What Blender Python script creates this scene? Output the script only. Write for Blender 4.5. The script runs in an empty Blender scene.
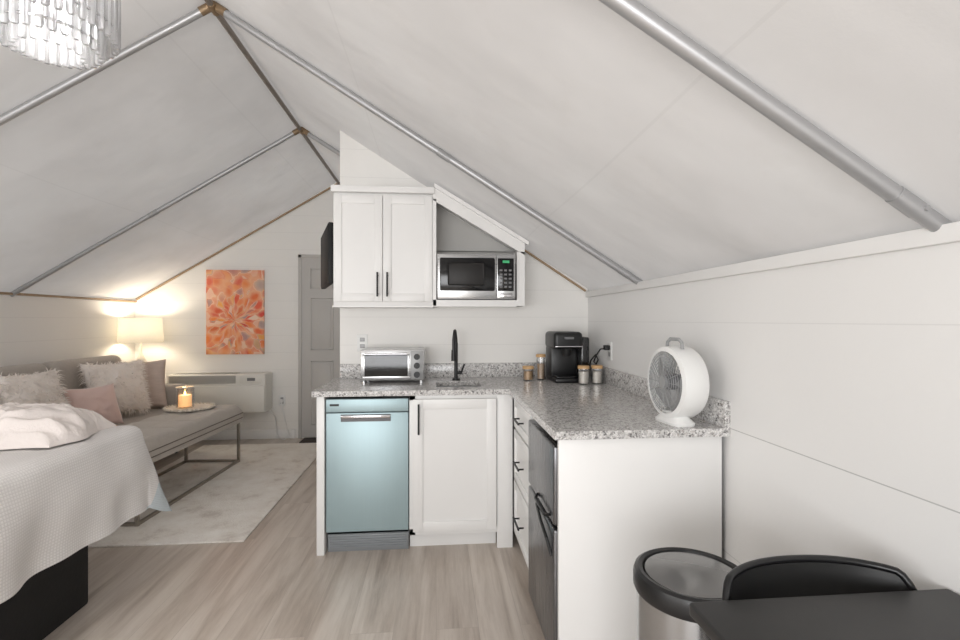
import bpy, bmesh, math, random
from mathutils import Vector, Matrix, noise, Euler
random.seed(4)
scene=bpy.context.scene
COL=scene.collection
pi=math.pi; R=math.radians
XR,XW,XL,ZW,ZR=-1.085,1.07,-3.24,1.50,2.84
RO=.035
YB,YK,YF=5.60,3.39,-2.2
SL=(ZR-ZW)/(XW-XR)

# ---------------------------------------------------------------- materials
def lin(c):
    return tuple(((v/255)/12.92 if v/255<=.04045 else ((v/255+.055)/1.055)**2.4) for v in c)+(1,)
class NB:
    def __init__(s,name):
        s.m=bpy.data.materials.new(name); s.m.use_nodes=True
        s.nt=s.m.node_tree; s.nt.nodes.clear()
        s.out=s.nt.nodes.new('ShaderNodeOutputMaterial')
    def n(s,t,**k):
        nd=s.nt.nodes.new('ShaderNode'+t)
        for a,v in k.items():
            if a.startswith('i_'):
                key=a[2:].replace('_',' ')
                s.setin(nd,key,v)
            elif a.startswith('n_'):
                s.setin(nd,int(a[2:]),v)
            else: setattr(nd,a,v)
        return nd
    def setin(s,nd,key,v):
        sock=nd.inputs[key]
        if isinstance(v,bpy.types.NodeSocket): s.nt.links.new(v,sock)
        elif isinstance(v,bpy.types.Node): s.nt.links.new(v.outputs[0],sock)
        else: sock.default_value=v
    def coord(s,scale=(1,1,1),rot=(0,0,0),which='Object'):
        tc=s.n('TexCoord'); mp=s.n('Mapping')
        s.nt.links.new(tc.outputs[which],mp.inputs[0])
        mp.inputs['Scale'].default_value=scale; mp.inputs['Rotation'].default_value=rot
        return mp.outputs[0]
    def math(s,op,a,b=0.0,c=0.0):
        m=s.n('Math',operation=op); s.setin(m,0,a); s.setin(m,1,b); s.setin(m,2,c); return m.outputs[0]
    def mix(s,f,a,b,bt='MIX'):
        m=s.n('MixRGB',blend_type=bt); s.setin(m,0,f); s.setin(m,1,a); s.setin(m,2,b); return m.outputs[0]
    def ramp(s,f,stops,interp='LINEAR'):
        r=s.n('ValToRGB'); s.setin(r,0,f); cr=r.color_ramp; cr.interpolation=interp
        while len(cr.elements)<len(stops): cr.elements.new(.5)
        for e,(p,c) in zip(cr.elements,stops): e.position=p; e.color=c
        return r.outputs[0]
    def done(s,sh):
        s.nt.links.new(sh.outputs[0] if isinstance(sh,bpy.types.Node) else sh,s.out.inputs[0]); return s.m
def P(name,c,rough=.5,metal=0,var=.04,vs=6,bump=0,bs=60,trans=0,emit=None,es=0,stretch=(1,1,1),coat=0,alpha=1,sheen=0):
    b=NB(name); L=lin(c)
    v=b.coord(stretch)
    nz=b.n('TexNoise',i_Vector=v,i_Scale=vs,i_Detail=4.0)
    lo=tuple(x*(1-var) for x in L[:3])+(1,); hi=tuple(min(1,x*(1+var)) for x in L[:3])+(1,)
    col=b.mix(nz.outputs[0],lo,hi)
    p=b.n('BsdfPrincipled',i_Base_Color=col,i_Roughness=rough,i_Metallic=metal)
    if bump:
        n2=b.n('TexNoise',i_Vector=v,i_Scale=bs,i_Detail=5.0)
        bp=b.n('Bump',i_Height=n2.outputs[0],i_Strength=bump,i_Distance=.01)
        b.nt.links.new(bp.outputs[0],p.inputs['Normal'])
    if trans: p.inputs['Transmission Weight'].default_value=trans
    if coat: p.inputs['Coat Weight'].default_value=coat
    if sheen: p.inputs['Sheen Weight'].default_value=sheen
    if alpha<1: p.inputs['Alpha'].default_value=alpha
    if emit: p.inputs['Emission Color'].default_value=lin(emit); p.inputs['Emission Strength'].default_value=es
    return b.done(p)

def wallmat(name,c,seams,axis='Z',dark=.55,width=.002):
    b=NB(name); L=lin(c); v=b.coord()
    nz=b.n('TexNoise',i_Vector=v,i_Scale=1.5,i_Detail=4.0)
    col=b.mix(nz.outputs[0],tuple(x*.965 for x in L[:3])+(1,),L)
    sp=b.n('SeparateXYZ',n_0=v)
    z=sp.outputs[2]
    tot=None
    for (zz,st) in seams:
        d=b.math('ABSOLUTE',b.math('SUBTRACT',z,zz))
        m=b.math('MULTIPLY',b.math('LESS_THAN',d,width),st)
        tot=m if tot is None else b.math('ADD',tot,m)
    col=b.mix(tot,col,tuple(x*dark for x in L[:3])+(1,))
    n2=b.n('TexNoise',i_Vector=v,i_Scale=35.0,i_Detail=4.0)
    bp=b.n('Bump',i_Height=n2.outputs[0],i_Strength=.06,i_Distance=.01)
    p=b.n('BsdfPrincipled',i_Base_Color=col,i_Roughness=.55,i_Normal=bp.outputs[0])
    return b.done(p)
M={}
M['wall']=wallmat('painted_board_wall',(236,235,233),[(.914,.9),(1.30,.22),(.45,.5)],width=.0015)
M['ship']=wallmat('shiplap_wall',(240,238,234),[(i*.19,.28) for i in range(1,15)],width=.0016,dark=.6)
M['white']=P('white_cabinet_paint',(234,233,231),.38,var=.015)
M['trimw']=P('white_trim_paint',(236,235,233),.45,var=.02)
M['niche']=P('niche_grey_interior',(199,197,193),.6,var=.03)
def canvas():
    b=NB('tent_canvas'); v=b.coord()
    n1=b.n('TexNoise',i_Vector=v,i_Scale=1.1,i_Detail=4.0,i_Roughness=.5)
    col=b.ramp(n1.outputs[0],[(.32,lin((202,199,196))),(.5,lin((212,209,206))),(.7,lin((219,217,214)))])
    n4=b.n('TexNoise',i_Vector=v,i_Scale=2.4,i_Detail=5.0,i_Roughness=.6)
    st=b.ramp(n4.outputs[0],[(.56,(0,0,0,1)),(.80,(1,1,1,1))])
    col=b.mix(b.math('MULTIPLY',st,.26),col,lin((188,181,172)))
    sp=b.n('SeparateXYZ',n_0=v)
    f=b.math('ABSOLUTE',b.math('SUBTRACT',b.math('FRACT',b.math('DIVIDE',b.math('ADD',sp.outputs[0],10.35),.95)),.5))
    ln=b.math('MULTIPLY',b.math('LESS_THAN',f,.004),.06)
    col=b.mix(ln,col,lin((120,115,110)))
    n2=b.n('TexNoise',i_Vector=v,i_Scale=1.6,i_Detail=1.5)
    n3=b.n('TexNoise',i_Vector=v,i_Scale=160.0,i_Detail=2.0)
    n5=b.n('TexNoise',i_Vector=b.coord((1,1.8,1),(0,0,R(25))),i_Scale=3.0,i_Detail=2.0,i_Roughness=.4)
    h=b.math('ADD',b.math('ADD',n2.outputs[0],b.math('MULTIPLY',n3.outputs[0],.004)),b.math('MULTIPLY',n5.outputs[0],.18))
    bp=b.n('Bump',i_Height=h,i_Strength=.5,i_Distance=.11)
    d=b.n('BsdfDiffuse',i_Color=col,i_Normal=bp.outputs[0])
    t=b.n('BsdfTranslucent',i_Color=col,i_Normal=bp.outputs[0])
    mx=b.n('MixShader',n_0=.22,n_1=d,n_2=t)
    return b.done(mx)
M['canvas']=canvas()
def floormat():
    b=NB('vinyl_plank_floor'); v=b.coord(rot=(0,0,R(90)))
    br=b.n('TexBrick',i_Vector=v,i_Scale=1.0,i_Brick_Width=1.52,i_Row_Height=.18,i_Mortar_Size=.0009,i_Mortar_Smooth=.1,i_Bias=0.0)
    br.offset=.37; br.offset_frequency=2
    br.inputs['Color1'].default_value=(0,0,0,1); br.inputs['Color2'].default_value=(1,1,1,1); br.inputs['Mortar'].default_value=(.5,.5,.5,1)
    v2=b.coord((8,.6,1))
    off=b.mix(1.0,v2,br.outputs[0],'ADD')
    g=b.n('TexNoise',i_Vector=off,i_Scale=1.3,i_Detail=9.0,i_Roughness=.58,i_Distortion=.6)
    g2=b.n('TexNoise',i_Vector=off,i_Scale=9.0,i_Detail=7.0,i_Roughness=.75)
    gg=b.math('ADD',b.math('MULTIPLY',g.outputs[0],.75),b.math('MULTIPLY',g2.outputs[0],.25))
    col=b.ramp(gg,[(.30,lin((160,146,134))),(.44,lin((192,179,167))),(.57,lin((211,200,189))),(.74,lin((225,216,206)))])
    tint=b.ramp(br.outputs[0],[(0,(.93,.93,.93,1)),(1,(1.0,1.0,1.0,1))])
    col=b.mix(1.0,col,tint,'MULTIPLY')
    col=b.mix(b.math('MULTIPLY',br.outputs[1],.4),col,lin((138,126,115)))
    bp=b.n('Bump',i_Height=gg,i_Strength=.05,i_Distance=.01)
    p=b.n('BsdfPrincipled',i_Base_Color=col,i_Roughness=.30,i_Normal=bp.outputs[0])
    return b.done(p)
M['floor']=floormat()
def granite():
    b=NB('speckled_granite'); v=b.coord()
    nz=b.n('TexNoise',i_Vector=v,i_Scale=60.0,i_Detail=2.0)
    vv=b.mix(.012,v,nz.outputs[1],'ADD')
    a=b.n('TexVoronoi',i_Vector=vv,i_Scale=210.0); c=b.n('TexVoronoi',i_Vector=vv,i_Scale=112.0)
    s1=b.n('SeparateColor',n_0=a.outputs['Color']); s2=b.n('SeparateColor',n_0=c.outputs['Color'])
    c1=b.ramp(s1.outputs[0],[(0,lin((76,75,75))),(.11,lin((142,140,139))),(.28,lin((186,184,182))),(.52,lin((220,218,216))),(.88,lin((174,166,160)))],'CONSTANT')
    c2=b.ramp(s2.outputs[1],[(0,lin((86,84,84))),(.09,lin((156,153,151))),(.24,lin((198,196,194))),(.55,lin((228,226,224)))],'CONSTANT')
    col=b.mix(.5,c1,c2)
    p=b.n('BsdfPrincipled',i_Base_Color=col,i_Roughness=.16)
    return b.done(p)
M['granite']=granite()
def brushed(name,c,rough=.28,axis=(1,1,120),metal=1):
    b=NB(name); v=b.coord(axis); L=lin(c)
    nz=b.n('TexNoise',i_Vector=v,i_Scale=4.0,i_Detail=4.0)
    col=b.mix(nz.outputs[0],tuple(x*.9 for x in L[:3])+(1,),L)
    r=b.math('ADD',b.math('MULTIPLY',nz.outputs[0],.12),rough-.06)
    p=b.n('BsdfPrincipled',i_Base_Color=col,i_Roughness=r,i_Metallic=metal)
    return b.done(p)
M['steel']=brushed('brushed_steel',(212,213,214))
M['binsteel']=brushed('bin_steel',(184,186,188),.22,(1,1,80),.95)
M['bluesteel']=brushed('blue_film_steel',(174,196,201),.44,(90,90,.6),.45)
M['darksteel']=brushed('dark_stainless',(122,122,124),.28,(60,60,1),.9)
M['pole']=brushed('galvanised_pole',(182,182,183),.42,(1,1,40),.6)
M['bronze']=P('bronze_fitting',(140,118,92),.45,.5,var=.2,vs=20)
M['ridge']=P('grey_ridge_pole',(138,130,122),.45,.5,var=.2,vs=20)
M['brown']=P('brown_roof_edge',(164,140,112),.7,var=.2,vs=15)
M['black']=P('matte_black',(22,22,23),.42,var=.1)
M['blackg']=P('glossy_black',(14,14,16),.14,var=.05)
M['rim']=P('satin_black_rim',(16,16,18),.3,var=.05)
M['screen']=P('dark_screen',(14,14,16),.6,var=.05)
M['blackp']=P('black_plastic',(26,26,27),.38,var=.1,bump=.05)
M['blacktable']=P('black_table_top',(36,35,35),.42,var=.1,vs=20)
M['chrome']=P('chrome',(215,215,218),.1,1,var=.02)
M['grey']=P('grey_plastic',(120,120,122),.45,var=.05)
M['toe']=P('toe_kick_grey',(146,150,153),.4,.3,var=.05)
M['greyl']=P('light_grey_plastic',(160,160,160),.4,.2,var=.05)
M['grill']=P('fan_grille_grey',(160,161,162),.4,.2,var=.05)
M['lid']=P('glossy_grey_lid',(136,135,134),.18,.6,var=.04)
M['whitep']=P('white_plastic',(234,234,232),.35,var=.02)
M['sofa']=P('grey_sofa_fabric',(180,172,163),.9,var=.12,vs=60,bump=.3,bs=300,sheen=.3)
M['bench']=P('grey_bench_fabric',(200,193,185),.9,var=.1,vs=70,bump=.25,bs=300,sheen=.2)
M['piping']=P('bench_piping',(128,120,112),.9,var=.05,vs=40)
M['benchmetal']=P('brushed_nickel_frame',(165,158,148),.35,.8,var=.05)
def furm():
    b=NB('white_faux_fur'); v=b.coord(); nz=b.n('TexNoise',i_Vector=v,i_Scale=14.0,i_Detail=3.0)
    c=b.mix(nz.outputs[0],lin((252,245,239)),lin((255,252,249)))
    d=b.n('BsdfDiffuse',i_Color=c); t=b.n('BsdfTranslucent',i_Color=c)
    return b.done(b.n('MixShader',n_0=.5,n_1=d,n_2=t))
M['furs']=furm()
M['fur']=P('white_fur_backing',(252,245,239),.95,var=.02,vs=20)
M['pink']=P('dusty_pink_velvet',(232,202,194),.85,var=.1,sheen=.6,bump=.2)
M['stripe']=P('blush_grey_weave',(208,191,181),.9,var=.2,vs=10,bump=.3,stretch=(1,1,20))
M['candle']=P('amber_candle_wax',(250,222,184),.5,emit=(255,190,115),es=.8,var=.03)
M['flame']=P('candle_flame',(255,220,150),.5,emit=(255,200,110),es=14,var=.01)
M['wood']=P('bamboo_lid',(206,166,118),.5,var=.15,vs=12,stretch=(1,8,1))
M['cork']=P('tan_contents',(186,160,134),.7,var=.35,vs=60)
M['amber']=P('amber_wax',(196,160,116),.5,var=.1,vs=10)
M['cavity']=P('toaster_cavity',(34,32,31),.5,.2,var=.3,vs=10)
M['cream']=P('cream_contents',(230,224,214),.7,var=.1,vs=60)
M['sidetable']=P('pale_side_table',(190,180,168),.5,var=.08)
M['lampbase']=P('lamp_base_ceramic',(225,218,205),.3,var=.05)
M['door']=P('grey_door_paint',(190,187,183),.5,var=.02)
M['green']=P('green_led',(40,120,80),.4,emit=(80,220,140),es=.3,var=.01)
M['ptac']=P('off_white_ac_casing',(230,228,221),.45,var=.02)
M['ptacg']=P('ac_grille_slats',(186,184,178),.5,var=.03)
M['mat']=P('dark_doormat',(70,64,60),.95,var=.2,vs=60,bump=.4)
M['bedbase']=P('black_bed_base',(20,19,20),.75,var=.2,vs=30,bump=.1)
M['mattress']=P('mattress_ticking',(225,222,218),.9,var=.03)
def glassm(name,tint=(1,1,1,1),f=.75):
    b=NB(name); v=b.coord(); nz=b.n('TexNoise',i_Vector=v,i_Scale=30.0)
    t=b.n('BsdfTransparent',i_Color=b.mix(nz.outputs[0],tint,tuple(x*.97 for x in tint[:3])+(1,)))
    g=b.n('BsdfGlossy',i_Roughness=.05)
    lw=b.n('LayerWeight',i_Blend=.45)
    fac=b.math('ADD',b.math('MULTIPLY',lw.outputs[1],f),.05)
    return b.done(b.n('MixShader',n_0=fac,n_1=t,n_2=g))
M['glass']=glassm('clear_glass')
M['glassd']=glassm('smoked_glass',(.25,.25,.26,1),.25)
def crystal():
    b=NB('crystal_glass'); v=b.coord((40,40,3)); nz=b.n('TexNoise',i_Vector=v,i_Scale=3.0)
    p=b.n('BsdfPrincipled',i_Base_Color=b.mix(nz.outputs[0],(.86,.86,.88,1),(1,1,1,1)),i_Roughness=.05,i_IOR=1.4)
    p.inputs['Transmission Weight'].default_value=.7
    return b.done(p)
M['crystal']=crystal()
def shade():
    b=NB('linen_lamp_shade'); v=b.coord((1,1,1)); nz=b.n('TexNoise',i_Vector=v,i_Scale=120.0)
    c=b.mix(nz.outputs[0],lin((228,221,204)),lin((238,232,217)))
    d=b.n('BsdfDiffuse',i_Color=c); t=b.n('BsdfTranslucent',i_Color=c)
    return b.done(b.n('MixShader',n_0=.16,n_1=d,n_2=t))
M['shade']=shade()
def waffle():
    b=NB('waffle_weave_duvet')
    tc=b.n('TexCoord'); sp=b.n('SeparateXYZ',n_0=tc.outputs['UV'])
    a=b.math('ABSOLUTE',b.math('SINE',b.math('MULTIPLY',sp.outputs[0],pi/.0115)))
    c=b.math('ABSOLUTE',b.math('SINE',b.math('MULTIPLY',sp.outputs[1],pi/.0115)))
    h=b.math('POWER',b.math('MINIMUM',a,c),.7)
    nz=b.n('TexNoise',i_Vector=tc.outputs['UV'],i_Scale=5.0,i_Detail=4.0)
    col=b.mix(h,lin((214,210,208)),lin((236,233,231)))
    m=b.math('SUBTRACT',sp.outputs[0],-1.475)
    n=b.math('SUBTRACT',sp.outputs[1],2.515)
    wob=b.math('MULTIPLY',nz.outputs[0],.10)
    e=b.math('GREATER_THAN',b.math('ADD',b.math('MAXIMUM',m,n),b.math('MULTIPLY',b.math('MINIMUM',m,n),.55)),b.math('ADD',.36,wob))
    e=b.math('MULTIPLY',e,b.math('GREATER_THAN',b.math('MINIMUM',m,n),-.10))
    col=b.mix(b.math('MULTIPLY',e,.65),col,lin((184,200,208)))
    bp=b.n('Bump',i_Height=h,i_Strength=.4,i_Distance=.0035)
    p=b.n('BsdfPrincipled',i_Base_Color=col,i_Roughness=.9,i_Normal=bp.outputs[0])
    return b.done(p)
M['waffle']=waffle()
M['throw']=P('cream_quilted_throw',(232,223,218),.9,var=.05,vs=8,bump=.3,bs=90,sheen=.2)
def rugm():
    b=NB('distressed_cream_rug'); v=b.coord()
    n1=b.n('TexNoise',i_Vector=v,i_Scale=5.0,i_Detail=8.0,i_Roughness=.75)
    n2=b.n('TexNoise',i_Vector=v,i_Scale=90.0,i_Detail=4.0)
    w=b.n('TexVoronoi',i_Vector=v,i_Scale=4.5)
    f=b.math('ADD',b.math('MULTIPLY',n1.outputs[0],.8),b.math('MULTIPLY',w.outputs[0],.2))
    col=b.ramp(f,[(.36,lin((216,207,198))),(.46,lin((241,235,227))),(.62,lin((252,248,242)))])
    col=b.mix(b.math('MULTIPLY',n2.outputs[0],.15),col,lin((210,201,191)))
    bp=b.n('Bump',i_Height=n2.outputs[0],i_Strength=.8,i_Distance=.012)
    return b.done(b.n('BsdfPrincipled',i_Base_Color=col,i_Roughness=.95,i_Normal=bp.outputs[0]))
M['rug']=rugm()
def painting():
    b=NB('abstract_petal_painting'); v=b.coord()
    dn=b.n('TexNoise',i_Vector=v,i_Scale=8.0,i_Detail=4.0)
    v=b.mix(.10,v,dn.outputs[1],'ADD')
    sp=b.n('SeparateXYZ',n_0=v)
    x=b.math('SUBTRACT',sp.outputs[0],.05); z=b.math('SUBTRACT',sp.outputs[2],.42)
    ang=b.math('ARCTAN2',x,z)
    r=b.math('SQRT',b.math('ADD',b.math('MULTIPLY',x,x),b.math('MULTIPLY',z,z)))
    cv=b.n('CombineXYZ',n_0=b.math('MULTIPLY',ang,3.6),n_1=b.math('MULTIPLY',r,8.0),n_2=0.0)
    vo=b.n('TexVoronoi',i_Vector=cv,i_Scale=1.25)
    vo.feature='SMOOTH_F1'; vo.inputs['Smoothness'].default_value=.35
    s=b.n('SeparateColor',n_0=vo.outputs['Color'])
    col=b.ramp(s.outputs[0],[(0.05,lin((230,92,48))),(.25,lin((244,146,72))),(.38,lin((228,84,62))),(.48,lin((238,160,128))),(.58,lin((248,228,206))),(.68,lin((226,120,88))),(.76,lin((166,160,164))),(.84,lin((250,190,96))),(.95,lin((214,62,56)))])
    n3=b.n('TexNoise',i_Vector=v,i_Scale=26.0,i_Detail=6.0)
    e=b.ramp(vo.outputs['Distance'],[(.30,(0,0,0,1)),(.75,(1,1,1,1))])
    col=b.mix(b.math('MULTIPLY',e,.6),col,lin((248,214,176)))
    col=b.mix(b.math('MULTIPLY',n3.outputs[0],.30),col,lin((236,112,62)))
    return b.done(b.n('BsdfPrincipled',i_Base_Color=col,i_Roughness=.6))
M['painting']=painting()

# ---------------------------------------------------------------- mesh helpers
def merge(bm,t):
    me=bpy.data.meshes.new('tmp'); t.to_mesh(me); bm.from_mesh(me); bpy.data.meshes.remove(me); t.free()
def bx(bm,x0,x1,y0,y1,z0,z1,b=0,seg=2,mi=0,mat=None):
    t=bmesh.new(); bmesh.ops.create_cube(t,size=1)
    for v in t.verts:
        v.co=Vector(((x0+x1)/2+v.co.x*(x1-x0),(y0+y1)/2+v.co.y*(y1-y0),(z0+z1)/2+v.co.z*(z1-z0)))
    if b: bmesh.ops.bevel(t,geom=t.edges[:]+t.verts[:],offset=b,segments=seg,profile=.5,affect='EDGES')
    for f in t.faces: f.material_index=mi
    if mat is not None: t.transform(mat)
    merge(bm,t); return bm
def cyl(bm,p0,p1,r0,r1=None,seg=24,mi=0,caps=True):
    p0=Vector(p0); p1=Vector(p1); r1=r0 if r1 is None else r1
    t=bmesh.new(); bmesh.ops.create_cone(t,cap_ends=caps,segments=seg,radius1=r0,radius2=r1,depth=(p1-p0).length)
    t.transform(Matrix.Translation((p0+p1)/2)@(p1-p0).to_track_quat('Z','Y').to_matrix().to_4x4())
    for f in t.faces: f.material_index=mi
    merge(bm,t); return bm
def tube(bm,pts,r,seg=8,closed=False,mi=0):
    pts=[Vector(p) for p in pts]; n=len(pts); rings=[]; up=None
    for i,p in enumerate(pts):
        if closed: t=(pts[(i+1)%n]-pts[i-1])
        else: t=pts[min(i+1,n-1)]-pts[max(i-1,0)]
        t.normalize()
        if up is None:
            up=Vector((0,0,1)) if abs(t.z)<.9 else Vector((1,0,0))
        up=(up-t*up.dot(t)).normalized(); s=t.cross(up)
        rings.append([bm.verts.new(p+(up*math.cos(2*pi*k/seg)+s*math.sin(2*pi*k/seg))*r) for k in range(seg)])
    m=n if closed else n-1
    for i in range(m):
        a=rings[i]; b=rings[(i+1)%n]
        for k in range(seg):
            f=bm.faces.new((a[k],a[(k+1)%seg],b[(k+1)%seg],b[k])); f.material_index=mi
    if not closed:
        for rg in (rings[0],rings[-1]):
            f=bm.faces.new(rg); f.material_index=mi
    return bm
def lathe(bm,prof,c=(0,0,0),seg=36,mi=0,mat=None):
    t=bmesh.new(); rings=[]
    for r,z in prof:
        if r<1e-5: rings.append([t.verts.new((0,0,z))])
        else: rings.append([t.verts.new((r*math.cos(2*pi*k/seg),r*math.sin(2*pi*k/seg),z)) for k in range(seg)])
    for a,b in zip(rings,rings[1:]):
        for k in range(seg):
            q=[a[k%len(a)],a[(k+1)%len(a)],b[(k+1)%len(b)],b[k%len(b)]]
            q2=[]
            for x in q:
                if x not in q2: q2.append(x)
            if len(q2)>2:
                f=t.faces.new(q2); f.material_index=mi
    if mat is not None: t.transform(mat)
    t.transform(Matrix.Translation(c)); merge(bm,t); return bm
def prism(bm,poly,y0,y1,mi=0):
    a=[bm.verts.new((x,y0,z)) for x,z in poly]; b=[bm.verts.new((x,y1,z)) for x,z in poly]
    n=len(poly)
    fs=[bm.faces.new(a),bm.faces.new(b[::-1])]
    for i in range(n): fs.append(bm.faces.new((a[i],b[i],b[(i+1)%n],a[(i+1)%n])))
    for f in fs: f.material_index=mi
    return bm
def B(): return bmesh.new()
def mk(name,bm,mats,smooth=35):
    bmesh.ops.recalc_face_normals(bm,faces=bm.faces[:])
    me=bpy.data.meshes.new(name); bm.to_mesh(me); bm.free()
    for m in (mats if isinstance(mats,(list,tuple)) else [mats]): me.materials.append(M[m] if isinstance(m,str) else m)
    if smooth:
        me.polygons.foreach_set('use_smooth',[True]*len(me.polygons))
        me.set_sharp_from_angle(angle=R(smooth))
    o=bpy.data.objects.new(name,me); COL.objects.link(o); return o
def meta(o,label,cat,group=None,kind=None):
    o['label']=label; o['category']=cat
    if group: o['group']=group
    if kind: o['kind']=kind
def thing(name,loc,label,cat,rz=0,group=None,rot=None):
    e=bpy.data.objects.new(name,None); e.empty_display_size=.1
    e.location=loc; e.rotation_euler=rot if rot else (0,0,R(rz)); COL.objects.link(e)
    meta(e,label,cat,group); return e
def part(T,name,bm,mat,world=True,parent=None,label=None,smooth=35):
    if world: bm.transform(Matrix.Translation(-Vector(T.location)))
    o=mk(name,bm,mat,smooth); o.parent=parent if parent else T
    if label: o['label']=label
    return o
def solo(name,bm,mat,label,cat,kind=None,smooth=35,group=None,loc=None,rot=None):
    if loc is None:
        xs=[v.co.x for v in bm.verts]; ys=[v.co.y for v in bm.verts]; zs=[v.co.z for v in bm.verts]
        L=Vector(((min(xs)+max(xs))/2,(min(ys)+max(ys))/2,min(zs)))
        bm.transform(Matrix.Translation(-L)); o=mk(name,bm,mat,smooth); o.location=L
    else:
        o=mk(name,bm,mat,smooth); o.location=loc
        if rot: o.rotation_euler=rot
    meta(o,label,cat,group,kind); return o
def struct(name,bm,mat,label,cat,smooth=35):
    o=mk(name,bm,mat,smooth); meta(o,label,cat,kind='structure'); return o
def roofz(x): return ZR+RO-SL*abs(x-XR)

# ---------------------------------------------------------------- room shell
b=B(); bx(b,XL-.1,XW+.1,YF-.1,YB+.1,-.06,0); struct('floor',b,'floor','greige wood-look vinyl plank floor','floor')
b=B(); bx(b,XW,XW+.08,YF,YB+.08,0,ZW-.004); struct('wall_right',b,'wall','white painted board knee wall beside the counter','wall')
b=B(); bx(b,XL-.08,XL,YF,YB+.08,0,ZW-.004); struct('wall_left',b,'ship','white horizontal board knee wall behind the sofa','wall')
def gable(y0,y1,xa,xb):
    bb=B(); pts=[(xa,0),(xb,0),(xb,roofz(xb)-.004)]
    if xa<XR<xb: pts.append((XR,roofz(XR)-.004))
    pts.append((xa,roofz(xa)-.004)); prism(bb,pts,y0,y1); return bb
struct('wall_back',gable(YB,YB+.08,XL,XW),'ship','white shiplap gable wall with painting and door','wall')
struct('wall_kitchen',gable(YK,YK+.09,-.65,XW),'ship','white shiplap partition wall behind the kitchen','wall')
b=B(); bx(b,-.65,-.57,YK+.09,YB,0,2.2); struct('wall_hall',b,'wall','white partition wall carrying the television','wall')
b=B()
bx(b,XL,-2.4,YF-.08,YF,0,ZW); bx(b,.3,XW,YF-.08,YF,0,ZW)
bx(b,-2.4,.3,YF-.08,YF,0,.5); prism(b,[(-2.4,1.9),(.3,1.9),(.3,roofz(.3)),(XR,roofz(XR)),(-2.4,roofz(-2.4))],YF-.08,YF)
prism(b,[(XL,ZW),(-2.4,ZW),(-2.4,roofz(-2.4)),(XL,roofz(XL))],YF-.08,YF); prism(b,[(.3,ZW),(XW,ZW),(XW,roofz(XW)),(.3,roofz(.3))],YF-.08,YF)
struct('wall_front',b,'ship','white gable wall with a wide opening added for the fill light','wall')
b=B()
for (x0,x1,z0,z1) in ((-2.45,.35,.44,.5),(-2.45,.35,1.9,1.96),(-2.45,-2.39,.5,1.9),(.29,.35,.5,1.9),(-1.08,-1.02,.5,1.9)):
    bx(b,x0,x1,YF-.02,YF+.03,z0,z1,.004)
struct('added_window_1',b,'trimw','white window frame added around the rear fill light','window')  # unseen window, added behind the camera to go with the rear fill
# canvas roof
b=B(); bays=[YF-.1,-.60,.95,2.50,4.06,YB+.1]
ys=[]
for a,c in zip(bays,bays[1:]):
    for k in range(10): ys.append((a+(c-a)*k/10,math.sin(pi*k/10)))
ys.append((bays[-1],0))
nx=14; 
for side in (1,-1):
    grid=[]
    for (y,s) in ys:
        row=[]
        for i in range(nx+1):
            w=(XW-XR+.08)*i/nx; t=i/nx
            z=ZR+RO-SL*w-.016*s*math.sin(pi*min(1,t*1.05))
            row.append(b.verts.new((XR+side*w,y,z)))
        grid.append(row)
    for j in range(len(ys)-1):
        for i in range(nx): b.faces.new((grid[j][i],grid[j][i+1],grid[j+1][i+1],grid[j+1][i]))
struct('ceiling',b,'canvas','off-white canvas tent roof stretched over metal poles','ceiling',smooth=50)
b=B(); bx(b,XW-.018,XW,YF,YK,ZW-.030,ZW+.010,.003); struct('trim_1',b,'trimw','white cap trim along the top of the knee wall','trim')
b=B(); tube(b,[(XR+.01,YB-.012,roofz(XR)-.03),(XL+.02,YB-.012,roofz(XL)-.005)],.011); tube(b,[(XR,YB-.012,roofz(XR)-.03),(-.66,YB-.012,roofz(-.66)-.02)],.011)
struct('trim_2',b,'brown','brown cord edging where canvas meets gable wall','trim')
b=B(); tube(b,[(XL+.012,YF,ZW+.01),(XL+.012,YB,ZW+.01)],.010); struct('trim_3',b,'brown','brown edging where canvas meets knee wall','trim')
b=B(); tube(b,[(XW-.02,YK-.01,roofz(XW)-.02),(.57,YK-.01,roofz(.57)-.02)],.008); struct('trim_4',b,'brown','brown edging of the canvas above kitchen wall','trim')
b=B(); bx(b,XL,-1.56,YB-.015,YB,0,.1,.003); struct('baseboard_back',b,'trimw','white baseboard of the gable wall','baseboard')
b=B(); bx(b,XL,XL+.015,YF,YB-.015,0,.1,.003); struct('baseboard_left',b,'trimw','white baseboard of the side wall','baseboard')
b=B(); bx(b,XW-.015,XW,YF,1.71,0,.1,.003); struct('baseboard_right',b,'trimw','white baseboard of the right wall','baseboard')

# door
b=B(); dx0,dx1=-1.485,-.73
bx(b,dx0,dx1,YB-.02,YB-.002,.01,2.0)
for (z0,z1) in ((.15,.85),(.98,1.55),(1.66,1.88)):
    for (x0,x1) in ((dx0+.10,dx0+.34),(dx0+.42,dx0+.66)):
        tube(b,[(x0,YB-.02,z0),(x1,YB-.02,z0),(x1,YB-.02,z1),(x0,YB-.02,z1)],.008,6,True)
        bx(b,x0+.025,x1-.025,YB-.026,YB-.018,z0+.025,z1-.025,.004)
struct('door_1',b,'door','grey six-panel interior door','door')
b=B(); bx(b,dx0-.035,dx0,YB-.03,YB-.001,0,2.035,.003); bx(b,dx0-.035,-.66,YB-.03,YB-.001,2.0,2.035,.003)
struct('trim_5',b,'door','grey painted door casing','trim')

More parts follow.
